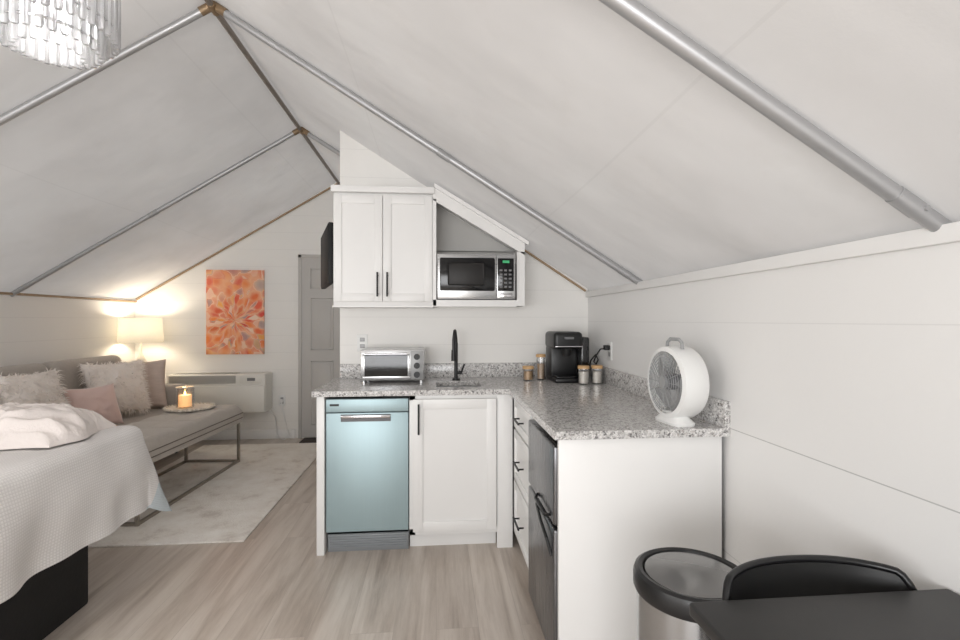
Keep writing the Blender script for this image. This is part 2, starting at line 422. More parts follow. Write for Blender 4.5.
# tent poles
def rafter(y,side):
    T=thing('rafter_pole',(XR,y,ZR-.06),'galvanised steel rafter pole under the canvas','pole',group='roof poles')
    n=Vector((-side*SL,0,-1)).normalized()*.024
    p0=Vector((XR+side*.04,y,ZR+RO-SL*.04))+n; p1=Vector((XR+side*(XW-XR+.02),y,ZW+RO-SL*.02))+n
    bb=B(); cyl(bb,p0,p1,.018,seg=20); part(T,'pole',bb,'pole')
    m=p0.lerp(p1,.50); m2=p0.lerp(p1,.53)
    bb=B(); cyl(bb,m,m2,.0200,.019,seg=20); part(T,'coupling',bb,'greyl')
    m=p0.lerp(p1,.945); m2=p0.lerp(p1,.97)
    bb=B(); cyl(bb,m,m2,.0195,seg=20)
    cyl(bb,m2+Vector((0,-.024,0)),m2+Vector((0,.024,0)),.006,seg=10)
    part(T,'end_fitting',bb,'pole')
for y in (-.60,.95,2.50,4.06):
    rafter(y,1); rafter(y,-1)
RZ=roofz(XR)
b=B(); tube(b,[(XR,YF,RZ-.04),(XR,YB,RZ-.04)],.015,12); solo('ridge_pole',b,'ridge','grey-brown ridge pole along the roof peak','pole')
for y in (-.60,.95,2.50,4.06):
    T=thing('ridge_fitting',(XR,y,RZ-.06),'bronze pole connector at the roof peak','fitting',group='ridge fittings')
    b=B(); cyl(b,(XR,y-.035,RZ-.04),(XR,y+.035,RZ-.04),.020,seg=16)
    for s in (1,-1):
        cyl(b,(XR,y,RZ-.026),(XR+s*.06,y,RZ-.026-SL*.06),.021,seg=16)
    part(T,'socket',b,'bronze')

# ---------------------------------------------------------------- handles etc
def bar(T,par,c,L,axis,out,world=True):
    c=Vector(c); out=Vector(out); a=Vector(axis)
    bb=B(); o=c+out*.03
    cyl(bb,o-a*L/2,o+a*L/2,.0055,seg=12)
    for s in (-1,1): cyl(bb,c+a*s*L*.38,c+a*s*L*.38+out*.03,.0045,seg=10)
    return part(T,'handle',bb,'black',world,parent=par,label='slim matte black bar handle')
def shaker(bb,a0,a1,z0,z1,f,axis='y',t=.02,st=.055):
    def q(u0,u1,w0,w1,d0,d1,bev=.0015):
        if axis=='y': bx(bb,u0,u1,f+d0,f+d1,w0,w1,bev)
        else: bx(bb,f+d0,f+d1,u0,u1,w0,w1,bev)
    q(a0,a0+st,z0,z1,0,t); q(a1-st,a1,z0,z1,0,t)
    q(a0+st,a1-st,z0,z0+st,0,t); q(a0+st,a1-st,z1-st,z1,0,t)
    q(a0+st-.003,a1-st+.003,z0+st-.003,z1-st+.003,.009,t-.002,0)
# end panel
b=B(); bx(b,-.662,-.62,2.79,YK,0,.885,.001); solo('cabinet_end_panel',b,'white','white side panel closing the cabinet run beside dishwasher','panel')
# dishwasher
T=thing('dishwasher',(-.385,3.05,0),'slim stainless dishwasher with bluish film, under the counter','dishwasher')
b=B(); bx(b,-.61,-.158,2.83,3.36,.10,.865); part(T,'body',b,'grey')
b=B(); bx(b,-.611,-.157,2.792,2.83,.125,.79,.004); D=part(T,'door',b,'bluesteel',label='blue-tinted steel door')
b=B(); bx(b,-.611,-.157,2.788,2.83,.795,.868,.004); part(T,'control_panel',b,'bluesteel')
b=B(); bx(b,-.59,-.54,2.786,2.79,.83,.842); part(T,'display',b,'black')
b=B(); bx(b,-.53,-.255,2.774,2.79,.762,.780,.005); bx(b,-.53,-.255,2.786,2.794,.742,.782,.002,mi=1); part(T,'handle',b,['chrome','grey'],parent=D)
b=B(); bx(b,-.61,-.158,2.83,2.86,.0,.12,.002)
for k in range(6): bx(b,-.60,-.168,2.824,2.832,.022+k*.014,.028+k*.014)
part(T,'toe_kick',b,'toe')
# sink base cabinet
T=thing('base_cabinet',(.10,3.05,0),'white shaker base cabinet under the sink','cabinet')
b=B()
bx(b,-.152,-.132,2.81,3.37,.09,.885); bx(b,-.132,.41,3.35,3.37,.09,.885); bx(b,-.132,.41,2.81,3.35,.09,.11)
bx(b,-.152,-.118,2.80,2.82,.09,.885,.001); bx(b,-.152,.44,2.80,2.82,.855,.885,.001); bx(b,-.152,.44,2.80,2.82,.09,.125,.001)
bx(b,.348,.438,2.795,2.815,0,.885,.001)
part(T,'body',b,'white')
b=B(); bx(b,-.152,.348,2.86,2.88,0,.09); part(T,'toe_kick',b,'white')
b=B(); shaker(b,-.13,.343,.115,.862,2.778); D=part(T,'door',b,'white')
bar(T,D,(-.098,2.778,.755),.17,(0,0,1),(0,-1,0))
# drawers
T=thing('drawer_cabinet',(.74,2.52,0),'white three-drawer base cabinet beside the mini fridge','cabinet')
b=B(); bx(b,.462,1.05,2.255,2.785,.09,.885); bx(b,.52,1.05,2.255,2.785,0,.09); part(T,'body',b,'white')
for (z0,z1) in ((.705,.865),(.415,.69),(.11,.40)):
    b=B(); shaker(b,2.265,2.765,z0,z1,.441,'x',st=.04); D=part(T,'drawer',b,'white')
    bar(T,D,(.441,2.515,(z0+z1)/2+.0),.16,(0,1,0),(-1,0,0))
# fridge
T=thing('mini_fridge',(.74,1.99,0),'dark stainless two-door mini fridge under the counter','refrigerator')
b=B(); bx(b,.475,1.02,1.75,2.245,.02,.85,.004)
for x in (.52,.98):
    for y in (1.79,2.2): cyl(b,(x,y,0),(x,y,.03),.015,seg=12)
part(T,'body',b,'black')
for (z0,z1,hz) in ((.56,.85,.60),(.05,.545,.50)):
    b=B(); bx(b,.425,.47,1.75,2.245,z0,z1,.008,3); D=part(T,'door',b,'darksteel')
    b=B()
    if z0>.5: tube(b,[(.424,1.80,.585),(.408,1.82,.575),(.408,2.0,.572),(.424,2.03,.58)],.006,8)
    else: tube(b,[(.424,1.78,.44),(.408,1.79,.50),(.408,1.90,.525),(.424,2.05,.53)],.006,8)
    part(T,'handle',b,'black',parent=D)
b=B(); bx(b,.437,1.05,1.722,1.742,0,.885,.001); solo('counter_end_panel',b,'white','flat white panel closing the counter beside the fridge','panel')
# countertop
T=thing('countertop',(.5,3.0,.885),'L-shaped speckled grey granite worktop with low backsplash','countertop')
b=B()
z0,z1=.885,.915
sx0,sx1,sy0,sy1=.0,.27,2.90,3.17
bx(b,-.685,sx0,2.77,YK,z0,z1); bx(b,sx0,sx1,2.77,sy0,z0,z1); bx(b,sx0,sx1,sy1,YK,z0,z1)
bx(b,sx1,XW,2.77,YK,z0,z1); bx(b,.418,XW,1.70,2.77,z0,z1)
part(T,'slab',b,'granite',smooth=0)
b=B(); bx(b,-.645,XW-.022,YK-.02,YK,z1,1.012,.001); bx(b,XW-.022,XW,1.70,YK,z1,1.012,.001)
part(T,'backsplash',b,'granite')
# sink
b=B()
bx(b,sx0,sx1,sy0,sy1,.74,.745); bx(b,sx0-.004,sx0,sy0,sy1,.74,.884); bx(b,sx1,sx1+.004,sy0,sy1,.74,.884)
bx(b,sx0,sx1,sy0-.004,sy0,.74,.884); bx(b,sx0,sx1,sy1,sy1+.004,.74,.884); cyl(b,(.135,3.03,.742),(.135,3.03,.748),.03)
solo('sink',b,'steel','small stainless undermount bar sink set in granite','sink')
# faucet
T=thing('faucet',(.13,3.235,.915),'tall matte black kitchen faucet behind the sink','faucet')
b=B(); x,y=.13,3.235
cyl(b,(x,y,.915),(x,y,.925),.026); cyl(b,(x,y,.92),(x,y,1.16),.012); part(T,'column',b,'black')
b=B(); pts=[(x,y,1.15)]
for k in range(13):
    a=pi*k/12; pts.append((x-.02*(k/12),y-.06+.06*math.cos(a),1.18+.06*math.sin(a)))
pts.append((x-.02,y-.12,1.10)); tube(b,pts,.010,12); cyl(b,(x-.02,y-.12,1.12),(x-.02,y-.12,1.05),.014,.016); part(T,'spout',b,'black')
b=B(); cyl(b,(x,y,.96),(x+.04,y,.965),.010); cyl(b,(x+.035,y,.965),(x+.055,y-.01,1.02),.006); part(T,'lever',b,'black')

# upper cabinet
T=thing('wall_cabinet',(-.04,3.24,1.40),'white shaker wall cabinet with sloped open microwave niche','cabinet')
b=B()
bx(b,-.635,-.02,3.11,YK,1.40,2.10,.001)
bx(b,-.02,.5625,3.11,YK,1.40,1.42); bx(b,.545,.5625,3.11,YK,1.40,1.79)
prism(b,[(-.02,2.14),(.5625,1.795),(.5625,1.775),(-.02,2.12)],3.11,YK)
part(T,'body',b,'white')
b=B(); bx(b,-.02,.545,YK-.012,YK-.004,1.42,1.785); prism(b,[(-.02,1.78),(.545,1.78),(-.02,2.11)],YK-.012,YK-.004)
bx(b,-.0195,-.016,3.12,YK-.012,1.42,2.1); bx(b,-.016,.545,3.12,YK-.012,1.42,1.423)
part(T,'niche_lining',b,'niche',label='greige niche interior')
b=B()
prism(b,[(-.02,2.145),(.5625,1.80),(.5625,1.725),(-.02,2.065)],3.09,3.112)
bx(b,.512,.5625,3.09,3.112,1.40,1.745); bx(b,-.02,.512,3.09,3.112,1.395,1.437); bx(b,-.022,.0,3.09,3.112,1.40,2.07)
part(T,'face_frame',b,'white')
for (x0,x1,hx) in ((-.632,-.334,-.362),(-.330,-.024,-.302)):
    b=B(); shaker(b,x0,x1,1.425,2.085,3.09,st=.05); D=part(T,'door',b,'white')
    bar(T,D,(hx,3.09,1.53),.15,(0,0,1),(0,-1,0))
b=B(); bx(b,-.645,-.012,3.07,YK,2.10,2.14,.003); part(T,'crown_trim',b,'white')
b=B(); prism(b,[(-.012,2.165),(.585,1.81),(.585,1.785),(-.012,2.14)],3.07,3.11); part(T,'sloped_trim',b,'white')
b=B(); bx(b,-.64,-.02,3.095,YK,1.39,1.40); part(T,'bottom_rail',b,'white')
# microwave
T=thing('microwave',(.25,3.22,1.438),'silver countertop microwave sitting in the cabinet niche','microwave')
b=B(); bx(b,.006,.498,3.075,3.36,1.442,1.728,.006); part(T,'body',b,'steel')
b=B(); bx(b,.008,.376,3.057,3.077,1.446,1.724,.006); D=part(T,'door',b,'steel')
b=B(); bx(b,.022,.366,3.053,3.058,1.492,1.698,.008); part(T,'window',b,'blackg',parent=D)
b=B(); bx(b,.07,.30,3.0515,3.0535,1.525,1.668,.012); part(T,'window_mesh',b,'cavity',parent=D)
b=B(); bx(b,.378,.497,3.057,3.077,1.446,1.724,.006); Cp=part(T,'control_panel',b,'steel')
b=B(); bx(b,.384,.486,3.053,3.058,1.492,1.698,.003); part(T,'keypad',b,'blackg',parent=Cp)
b=B()
for r in range(5):
    for c in range(3): bx(b,.396+c*.029,.414+c*.029,3.0515,3.0535,1.512+r*.026,1.524+r*.026,.002)
part(T,'button',b,'grey',parent=Cp); 
b=B(); bx(b,.415,.458,3.0515,3.0535,1.668,1.684); part(T,'clock_display',b,'green',parent=Cp)
b=B(); bx(b,.40,.475,3.05,3.058,1.452,1.478,.004); part(T,'door_button',b,'chrome',parent=Cp)
# toaster oven
T=thing('toaster_oven',(-.27,3.20,.915),'silver toaster oven with glass door on the granite counter','toaster oven')
b=B(); bx(b,-.47,-.075,3.10,3.34,.93,1.125,.008)
for x in (-.45,-.095):
    for y in (3.12,3.32): cyl(b,(x,y,.915),(x,y,.932),.012,seg=12)
part(T,'body',b,'steel')
b=B()
for (a,c,d,e) in ((-.455,-.165,.945,.960),(-.455,-.165,1.09,1.112),(-.455,-.442,.960,1.09),(-.178,-.165,.960,1.09)): bx(b,a,c,3.085,3.10,d,e,.002)
D=part(T,'door',b,'steel')
b=B(); bx(b,-.442,-.178,3.084,3.087,.960,1.09); part(T,'window',b,'glassd',parent=D)
b=B(); bx(b,-.442,-.178,3.0975,3.0998,.960,1.09)
part(T,'cavity',b,'cavity')
b=B()
for z in (1.0,1.022,1.05): cyl(b,(-.435,3.092,z),(-.185,3.092,z),.0025,seg=8)
for k in range(9): cyl(b,(-.43+k*.027,3.092,1.0),(-.43+k*.027,3.092,1.022),.0015,seg=6)
part(T,'rack',b,'chrome')
b=B(); cyl(b,(-.44,3.06,1.100),(-.18,3.06,1.100),.007); cyl(b,(-.42,3.06,1.100),(-.42,3.09,1.100),.005); cyl(b,(-.20,3.06,1.100),(-.20,3.09,1.100),.005)
part(T,'handle',b,'chrome',parent=D)
b=B(); bx(b,-.160,-.082,3.094,3.101,.940,1.115,.002); part(T,'control_panel',b,'greyl')
for z in (.968,1.025,1.08):
    b=B(); cyl(b,(-.121,3.074,z),(-.121,3.096,z),.019,seg=20); bx(b,-.123,-.119,3.070,3.076,z-.017,z+.017,.001); part(T,'knob',b,'black')
# coffee maker
T=thing('coffee_maker',(.84,3.14,.915),'black pod coffee maker on the granite counter','coffee maker')
b=B(); bx(b,.74,.915,3.0,3.28,.915,.945,.01); bx(b,.74,.915,3.12,3.28,.935,1.14,.015); part(T,'body',b,'blackp')
b=B(); bx(b,.735,.92,3.01,3.285,1.125,1.235,.025,4); part(T,'brew_head',b,'blackp')
b=B(); bx(b,.742,.913,3.004,3.012,1.14,1.147,.002); part(T,'chrome_band',b,'chrome')
b=B(); bx(b,.80,.855,2.985,3.012,1.19,1.203,.003); part(T,'lid_handle',b,'grey')
b=B(); bx(b,.75,.905,2.992,3.10,.945,.957,.004); part(T,'drip_tray',b,'blackg')
b=B(); bx(b,.918,.975,3.05,3.27,.915,1.20,.012,3); part(T,'water_tank',b,'glassd')
b=B(); cyl(b,(.827,3.06,1.08),(.827,3.06,1.13),.022,.035); part(T,'nozzle',b,'black')
# jars
def jar(x,y,r,h,content,label,fill=.8):
    T=thing('storage_jar',(x,y,.915),label,'jar',group='jars beside the coffee maker')
    b=B(); lathe(b,[(0,0),(r*.95,0),(r,.006),(r,h),(r-.003,h),(r-.003,.006),(0,.006)],seg=28); part(T,'glass',b,'glass',False)
    b=B(); lathe(b,[(0,.007),(r-.005,.007),(r-.005,h*fill),(0,h*fill+.003)],seg=24); part(T,'contents',b,content,False)
    b=B(); lathe(b,[(0,h),(r+.002,h),(r+.002,h+.016),(r-.002,h+.019),(0,h+.019)],seg=28); part(T,'lid',b,'wood',False)
jar(.60,3.17,.036,.075,'amber','small amber glass jar with wooden lid')
jar(.69,3.20,.03,.15,'cork','tall glass jar of brown sugar packets with lid',.7)
jar(.905,2.955,.034,.095,'cream','glass canister of creamers with bamboo lid')
jar(.995,2.97,.034,.095,'cream','glass canister of creamers with bamboo lid')
# outlets
def outlet(name,c,nrm,label):
    T=thing(name,c,label,'outlet')
    b=B()
    if nrm=='x': bx(b,-.006,0,-.036,.036,-.058,.058,.003)
    else: bx(b,-.036,.036,-.006,0,-.058,.058,.003)
    part(T,'plate',b,'whitep',False)
    for s in (-1,1):
        b=B()
        if nrm=='x': bx(b,-.008,-.005,-.016,.016,s*.022-.013,s*.022+.013,.002)
        else: bx(b,-.016,.016,-.008,-.005,s*.022-.013,s*.022+.013,.002)
        part(T,'socket',b,'greyl',False)
outlet('wall_outlet',(XW,2.94,1.12),'x','white wall outlet above the backsplash with black plug')
outlet('wall_outlet',(-.50,YK,1.155),'y','white wall outlet above the toaster oven')
outlet('wall_outlet',(-1.70,YB,.42),'y','white wall outlet low on the gable wall')
b=B(); bx(b,1.03,1.062,2.92,2.96,1.125,1.155,.004)
tube(b,[(1.035,2.94,1.135),(1.01,2.95,1.13),(.99,2.97,1.09),(.985,3.0,1.05),(1.01,3.03,1.03),(1.02,3.02,1.06),(1.01,3.04,1.09),(.995,3.09,1.05),(.99,3.14,.96),(.99,3.17,.925)],.0045,8)
solo('power_cord',b,'black','black plug and looping cord of the coffee maker','cord')

# fan
T=thing('desk_fan',(.915,1.815,.915),'white drum-shaped desk fan with grey grille on counter','fan',rz=-84)
T.scale=(.93,.93,.95)
rx=Matrix.Rotation(R(90),4,'X')   # local z -> -y
b=B(); lathe(b,[(.125,.048),(.142,.042),(.146,.025),(.146,-.045),(.138,-.062),(.11,-.066),(.11,-.06),(.132,-.055),(.136,-.04),(.136,.025),(.134,.040),(.125,.042),(.125,.048)],(0,0,.165),48,mat=rx); part(T,'housing',b,'whitep',False)
def grille(y,name):
    b=B()
    for k in range(1,9):
        r=.018+k*.0135; dome=.012*(1-(r/.13)**2); tube(b,[(r*math.cos(2*pi*i/40),y-dome*(1 if y<0 else -1),.165+r*math.sin(2*pi*i/40)) for i in range(40)],.0012,5,True)
    for k in range(16):
        a=2*pi*k/16; tube(b,[((.02+.108*t)*math.cos(a),y-(.012*(1-((.02+.108*t)/.13)**2))*(1 if y<0 else -1),.165+(.02+.108*t)*math.sin(a)) for t in (0,.33,.66,1)],.0012,5)
    cyl(b,(0,y-(.016 if y<0 else -.016),.165),(0,y,.165),.024,seg=24)
    part(T,name,b,'grill',False)
grille(-.042,'front_grille'); grille(.055,'rear_grille')
b=B(); cyl(b,(0,-.03,.165),(0,.04,.165),.032,seg=24); part(T,'motor',b,'grey',False)
for k in range(5):
    b=B(); a0=2*pi*k/5; vs=[]
    for i in range(5):
        r=.03+.095*i/4; row=[]
        for j in range(5):
            a=a0+(j/4-.3)*.95*(0.7+.3*i/4); row.append(b.verts.new((r*math.cos(a),-.02+.028*(j/4),.165+r*math.sin(a))))
        vs.append(row)
    for i in range(4):
        for j in range(4): b.faces.new((vs[i][j],vs[i+1][j],vs[i+1][j+1],vs[i][j+1]))
    part(T,'blade',b,'greyl',False)
# low compact base flaring out of the drum
b=B(); rows=[]
for (z,hx,hy) in ((0,.088,.052),(.010,.090,.054),(.018,.080,.046),(.030,.066,.036),(.050,.056,.032)):
    rows.append([b.verts.new((hx*math.copysign(abs(math.cos(2*pi*k/36))**.55,math.cos(2*pi*k/36)),hy*math.copysign(abs(math.sin(2*pi*k/36))**.55,math.sin(2*pi*k/36)),z)) for k in range(36)])
for r1,r2 in zip(rows,rows[1:]):
    for k in range(36): b.faces.new((r1[k],r1[(k+1)%36],r2[(k+1)%36],r2[k]))
b.faces.new(rows[0]); b.faces.new(rows[-1])
part(T,'stand',b,'whitep',False)
b=B(); tube(b,[(-.055,.0,.300),(-.05,0,.325),(-.03,0,.338),(.03,0,.338),(.05,0,.325),(.055,0,.300)],.007,10); part(T,'carry_handle',b,'grill',False)

# trash can
T=thing('trash_can',(.665,1.225,0),'round brushed steel trash can with black lid','trash can')
b=B(); lathe(b,[(0,.0),(.138,.0),(.140,.01),(.140,.03),(.138,.032),(.138,.61),(0,.61)],seg=48); part(T,'body',b,'binsteel',False)
b=B(); lathe(b,[(.139,.60),(.144,.602),(.147,.61),(.147,.638),(.143,.650),(.134,.655),(.124,.652),(.121,.645),(.121,.61)],seg=48); part(T,'rim',b,'blackp',False)
b=B(); lathe(b,[(.121,.642),(.117,.650),(.06,.656),(0,.658)],seg=48); part(T,'lid',b,'lid',False,label='glossy grey domed lid')
b=B(); bx(b,-.03,.03,.135,.165,.58,.64,.006); part(T,'hinge',b,'blackp',False)
# table
T=thing('dining_table',(.785,.52,0),'small matte black table against the white wall','table')
b=B(); bx(b,.5,1.066,.10,.935,.722,.75,.006,3); part(T,'table_top',b,'blacktable')
b=B(); bx(b,.56,1.03,.18,.86,.66,.722); part(T,'apron',b,'black')
for x in (.57,1.02):
    for y in (.19,.85):
        b=B(); bx(b,x-.02,x+.02,y-.02,y+.02,0,.70,.003); part(T,'leg',b,'black')
# tub chair
T=thing('tub_chair',(.795,.85,0),'black chair with curved wraparound back tucked under table','chair')
b=B(); cx,cy=.80,.85; rows=[]; rimp=[]
N=70
for i in range(N+1):
    th=R(-105+210*i/N); s=math.sin(th); c=math.cos(th)
    px=math.copysign(abs(s)**.92,s); py=math.copysign(abs(c)**.85,c)
    k=max(0,min(1,(c-.28)/.36)); k=k*k*(3-2*k)
    top=.650+.105*k+.014*max(0,c)
    ring=[]
    for (off,z) in ((-.045,.46),(-.022,.58),(-.006,top-.03),(-.003,top),(-.009,top),(-.014,top-.03),(-.034,.58),(-.060,.47)):
        ring.append(b.verts.new((cx+(.245+off)*px,cy+(.190+off)*py,min(z,top))))
    rows.append(ring); rimp.append((cx+.240*px,cy+.185*py,top+.004))
K=8
for i in range(N):
    for k in range(K): b.faces.new((rows[i][k],rows[i][(k+1)%K],rows[i+1][(k+1)%K],rows[i+1][k]))
b.faces.new(rows[0]); b.faces.new(rows[-1][::-1])
part(T,'backrest',b,P('chair_shell',(26,26,26),.45,var=.1),smooth=60)
b=B(); tube(b,rimp,.0080,12); part(T,'top_rim',b,'rim',smooth=60,label='rounded satin black rim')
b=B(); lathe(b,[(0,.42),(.15,.42),(.175,.43),(.18,.455),(.16,.475),(0,.48)],(cx,cy-.03,0),40); part(T,'seat',b,'blackp')
for (sx,sy) in ((1,1),(1,-1),(-1,1),(-1,-1)):
    b=B(); cyl(b,(cx+sx*.17,cy-.03+sy*.15,0),(cx+sx*.12,cy-.03+sy*.12,.43),.011,.016,seg=14); part(T,'leg',b,'black')

# ---------------------------------------------------------------- bed
T=thing('bed',(-2.35,1.75,0),'bed with black platform base and white mattress','bed')
b=B(); bx(b,-3.18,-1.60,1.08,2.42,0,.44,.01); part(T,'base',b,'bedbase')
b=B(); bx(b,-3.20,-1.51,1.0,2.48,.44,.725,.04,4); part(T,'mattress',b,'mattress')
b=B(); XE,Y0,Y1=-1.475,1.0,2.515; uvs={}
nx,ny=110,140; g=[]
for i in range(nx+1):
    xs=-3.19+(XE+.43+3.19)*i/nx; row=[]
    for j in range(ny+1):
        yt=Y0-.43+(Y1-Y0+.86)*j/ny
        a=max(0,xs-XE); bb=yt-Y1 if yt>Y1 else (yt-Y0 if yt<Y0 else 0)
        m=max(a,abs(bb)); mn=min(a,abs(bb)); r=m*(1+.16*(mn/m if m>0 else 0))
        if m>0: dx,dy=a/math.hypot(a,bb),bb/math.hypot(a,bb)
        else: dx=dy=0
        px,py=min(xs,XE),max(Y0,min(Y1,yt))
        RR=.05
        al=px*1.0+py*1.0+math.atan2(dy,dx)*.25 if m>0 else 0
        if r<RR*pi/2: off=RR*math.sin(r/RR); dz=RR*(1-math.cos(r/RR))
        else:
            rr=r-RR*pi/2
            fl=.04+.06*math.sin(al*8+1.2*math.sin(al*3.1))+.025*math.sin(al*27)
            fl*=(.3+.7*min(1,rr/.3)); off=RR+rr*fl; dz=RR+rr*.99
            if a>0 and bb>0: off+=rr*.22*(mn/m)**.7*min(1,rr/.3)
            off+=.018*math.sin(pi*min(1,rr/.30))
        z=.792-dz+.010*noise.noise(Vector((xs*3,yt*3,1)))+.008*noise.noise(Vector((xs*8,yt*5,4)))
        off+=.012*noise.noise(Vector((xs*5,yt*5,9)))*(1 if m>0 else 0)
        v=b.verts.new((px+dx*off,py+dy*off,z)); uvs[v]=(xs,yt); row.append(v)
    g.append(row)
for i in range(nx):
    for j in range(ny): b.faces.new((g[i][j],g[i+1][j],g[i+1][j+1],g[i][j+1]))
uvl=b.loops.layers.uv.new('UVMap')
for f in b.faces:
    for l in f.loops: l[uvl].uv=uvs[l.vert]
solo('duvet',b,'waffle','white waffle-weave duvet draped over the bed','duvet',smooth=80)
# folded throw / comforter : a layered, rumpled quilt
def quilt(x0,x1,y0,y1,z0,h):
    b=B(); nx,ny=190,100; top=[];bot=[]
    for i in range(nx+1):
        u=i/nx; r1=[];r2=[]
        for j in range(ny+1):
            v=j/ny
            ex=min(1,min(u,1-u)*9); ey=min(1,min(v,1-v)*3.8)
            e=(math.sqrt(1-(1-ex)**2))*(math.sqrt(1-(1-ey)**2))
            x=x0+(x1-x0)*u; y=y0+(y1-y0)*v
            y+=.035*noise.noise(Vector((x*3.2,0,v)))+(.0 if v>.5 else .06*(1-v)*math.sin(x*7))
            x+=.04*noise.noise(Vector((y*6,7,u)))
            p=Vector((x*6.0+y*5.0,y*12-x*5.5,.3))
            q=p+Vector((noise.noise(p*.5),noise.noise(p*.5+Vector((5,5,5))),0))*1.5
            a1=abs(noise.noise(q)); a2=abs(noise.noise(q*2.0+Vector((3,1,2))))
            f=1-math.sqrt(a1*a1+.0015)*4.0; f2=1-math.sqrt(a2*a2+.002)*3.4
            z=z0+e*(h*(.66+.12*math.sin(v*pi)+.12*noise.noise(Vector((x*2,y*3,3))))+.026*max(-.8,f)+.012*max(-.8,f2))
            r1.append(b.verts.new((x,y,z))); r2.append(b.verts.new((x,y,z0-.008)))
        top.append(r1); bot.append(r2)
    for i in range(nx):
        for j in range(ny):
            b.faces.new((top[i][j],top[i+1][j],top[i+1][j+1],top[i][j+1]))
            b.faces.new((bot[i][j],bot[i][j+1],bot[i+1][j+1],bot[i+1][j]))
    ed=[(top[i][0],top[i+1][0],bot[i+1][0],bot[i][0]) for i in range(nx)]+[(top[i][ny],bot[i][ny],bot[i+1][ny],top[i+1][ny]) for i in range(nx)]
    ed+=[(top[0][j],bot[0][j],bot[0][j+1],top[0][j+1]) for j in range(ny)]+[(top[nx][j],top[nx][j+1],bot[nx][j+1],bot[nx][j]) for j in range(ny)]
    for q in ed: b.faces.new(q)
    return b
solo('throw_blanket',quilt(-3.15,-1.53,2.05,2.50,.806,.145),'throw','rumpled cream comforter folded across the bed','blanket',smooth=80)

# ---------------------------------------------------------------- rug, bench
b=B(); bx(b,-2.40,-1.13,3.0,5.32,0,.012,.004); solo('area_rug',b,'rug','cream distressed low-pile area rug on plank floor','rug')
T=thing('bench',(-2.075,3.98,.012),'long tufted grey upholstered bench with slim metal frame on rug','bench',rz=-3)
b=B()   # tufted top: puffed pads in a 2 x 6 grid
hx,hy=.25,.75; nxx,nyy=36,108; rows=[]
for i in range(nxx+1):
    row=[]
    for j in range(nyy+1):
        u=i/nxx; v=j/nyy
        pu=abs(math.sin(pi*u*2)); pv=abs(math.sin(pi*v*6))
        ex=min(1,min(u,1-u)*10); ey=min(1,min(v,1-v)*30)
        z=.44+(.085*math.sqrt(1-(1-ex)**2)*math.sqrt(1-(1-ey)**2))-.014*(1-min(1,(pu*pv)**.35*1.1))
        row.append(b.verts.new((-hx+2*hx*u,-hy+2*hy*v,z)))
    rows.append(row)
for i in range(nxx):
    for j in range(nyy): b.faces.new((rows[i][j],rows[i+1][j],rows[i+1][j+1],rows[i][j+1]))
bx(b,-hx,hx,-hy,hy,.395,.441,.004)
part(T,'seat',b,'bench',False,smooth=70)
b=B(); bx(b,-.248,.248,-.745,.745,.355,.397,.006); part(T,'seat_base',b,'bench',False)
b=B()
tube(b,[(-hx-.001,-hy-.001,.440),(hx+.001,-hy-.001,.440),(hx+.001,hy+.001,.440),(-hx-.001,hy+.001,.440)],.004,6,True)
tube(b,[(-hx,-hy,.397),(hx,-hy,.397),(hx,hy,.397),(-hx,hy,.397)],.004,6,True)
part(T,'piping',b,'piping',False)
for y in (-.70,.70):
    for x in (-.235,.235):
        b=B(); bx(b,x-.011,x+.011,y-.011,y+.011,0,.36,.001); part(T,'leg',b,'benchmetal',False)
b=B()
for y in (-.70,.70): bx(b,-.24,.24,y-.010,y+.010,0.001,.021,.001)
for x in (-.235,.235): bx(b,x-.010,x+.010,-.70,.70,0.001,.021,.001)
part(T,'frame_rail',b,'benchmetal',False)
# tray & lantern
tx,ty,tz=-2.13,4.46,.540
T=thing('serving_tray',(tx,ty,tz),'round white beaded tray on the grey bench','tray')
b=B(); lathe(b,[(0,0),(.18,0),(.19,.006),(.19,.014),(.18,.010),(0,.008)],seg=48); part(T,'plate',b,'cream',False)
b=B()
for k in range(36):
    a=2*pi*k/36; t=bmesh.new(); bmesh.ops.create_icosphere(t,subdivisions=1,radius=.012); t.transform(Matrix.Translation((.19*math.cos(a),.19*math.sin(a),.016))); merge(b,t)
part(T,'bead_rim',b,'lampbase',False,smooth=80)
T=thing('candle_lantern',(tx-.05,ty+.02,tz+.009),'glass candle holder with lit amber candle on tray','candle')
b=B(); lathe(b,[(0,0),(.065,0),(.07,.006),(.074,.10),(.070,.175),(.067,.175),(.071,.10),(.066,.010),(0,.008)],seg=32); part(T,'glass',b,'glass',False)
b=B(); tube(b,[(.069*math.cos(2*pi*i/32),.069*math.sin(2*pi*i/32),.176) for i in range(32)],.004,8,True); part(T,'rim_band',b,'lampbase',False)
b=B(); lathe(b,[(0,.012),(.052,.012),(.052,.105),(.045,.110),(0,.104)],seg=28); part(T,'candle',b,'candle',False)
b=B(); lathe(b,[(0,.106),(.006,.112),(.008,.122),(.004,.136),(0,.144)],seg=12); part(T,'flame',b,'flame',False)

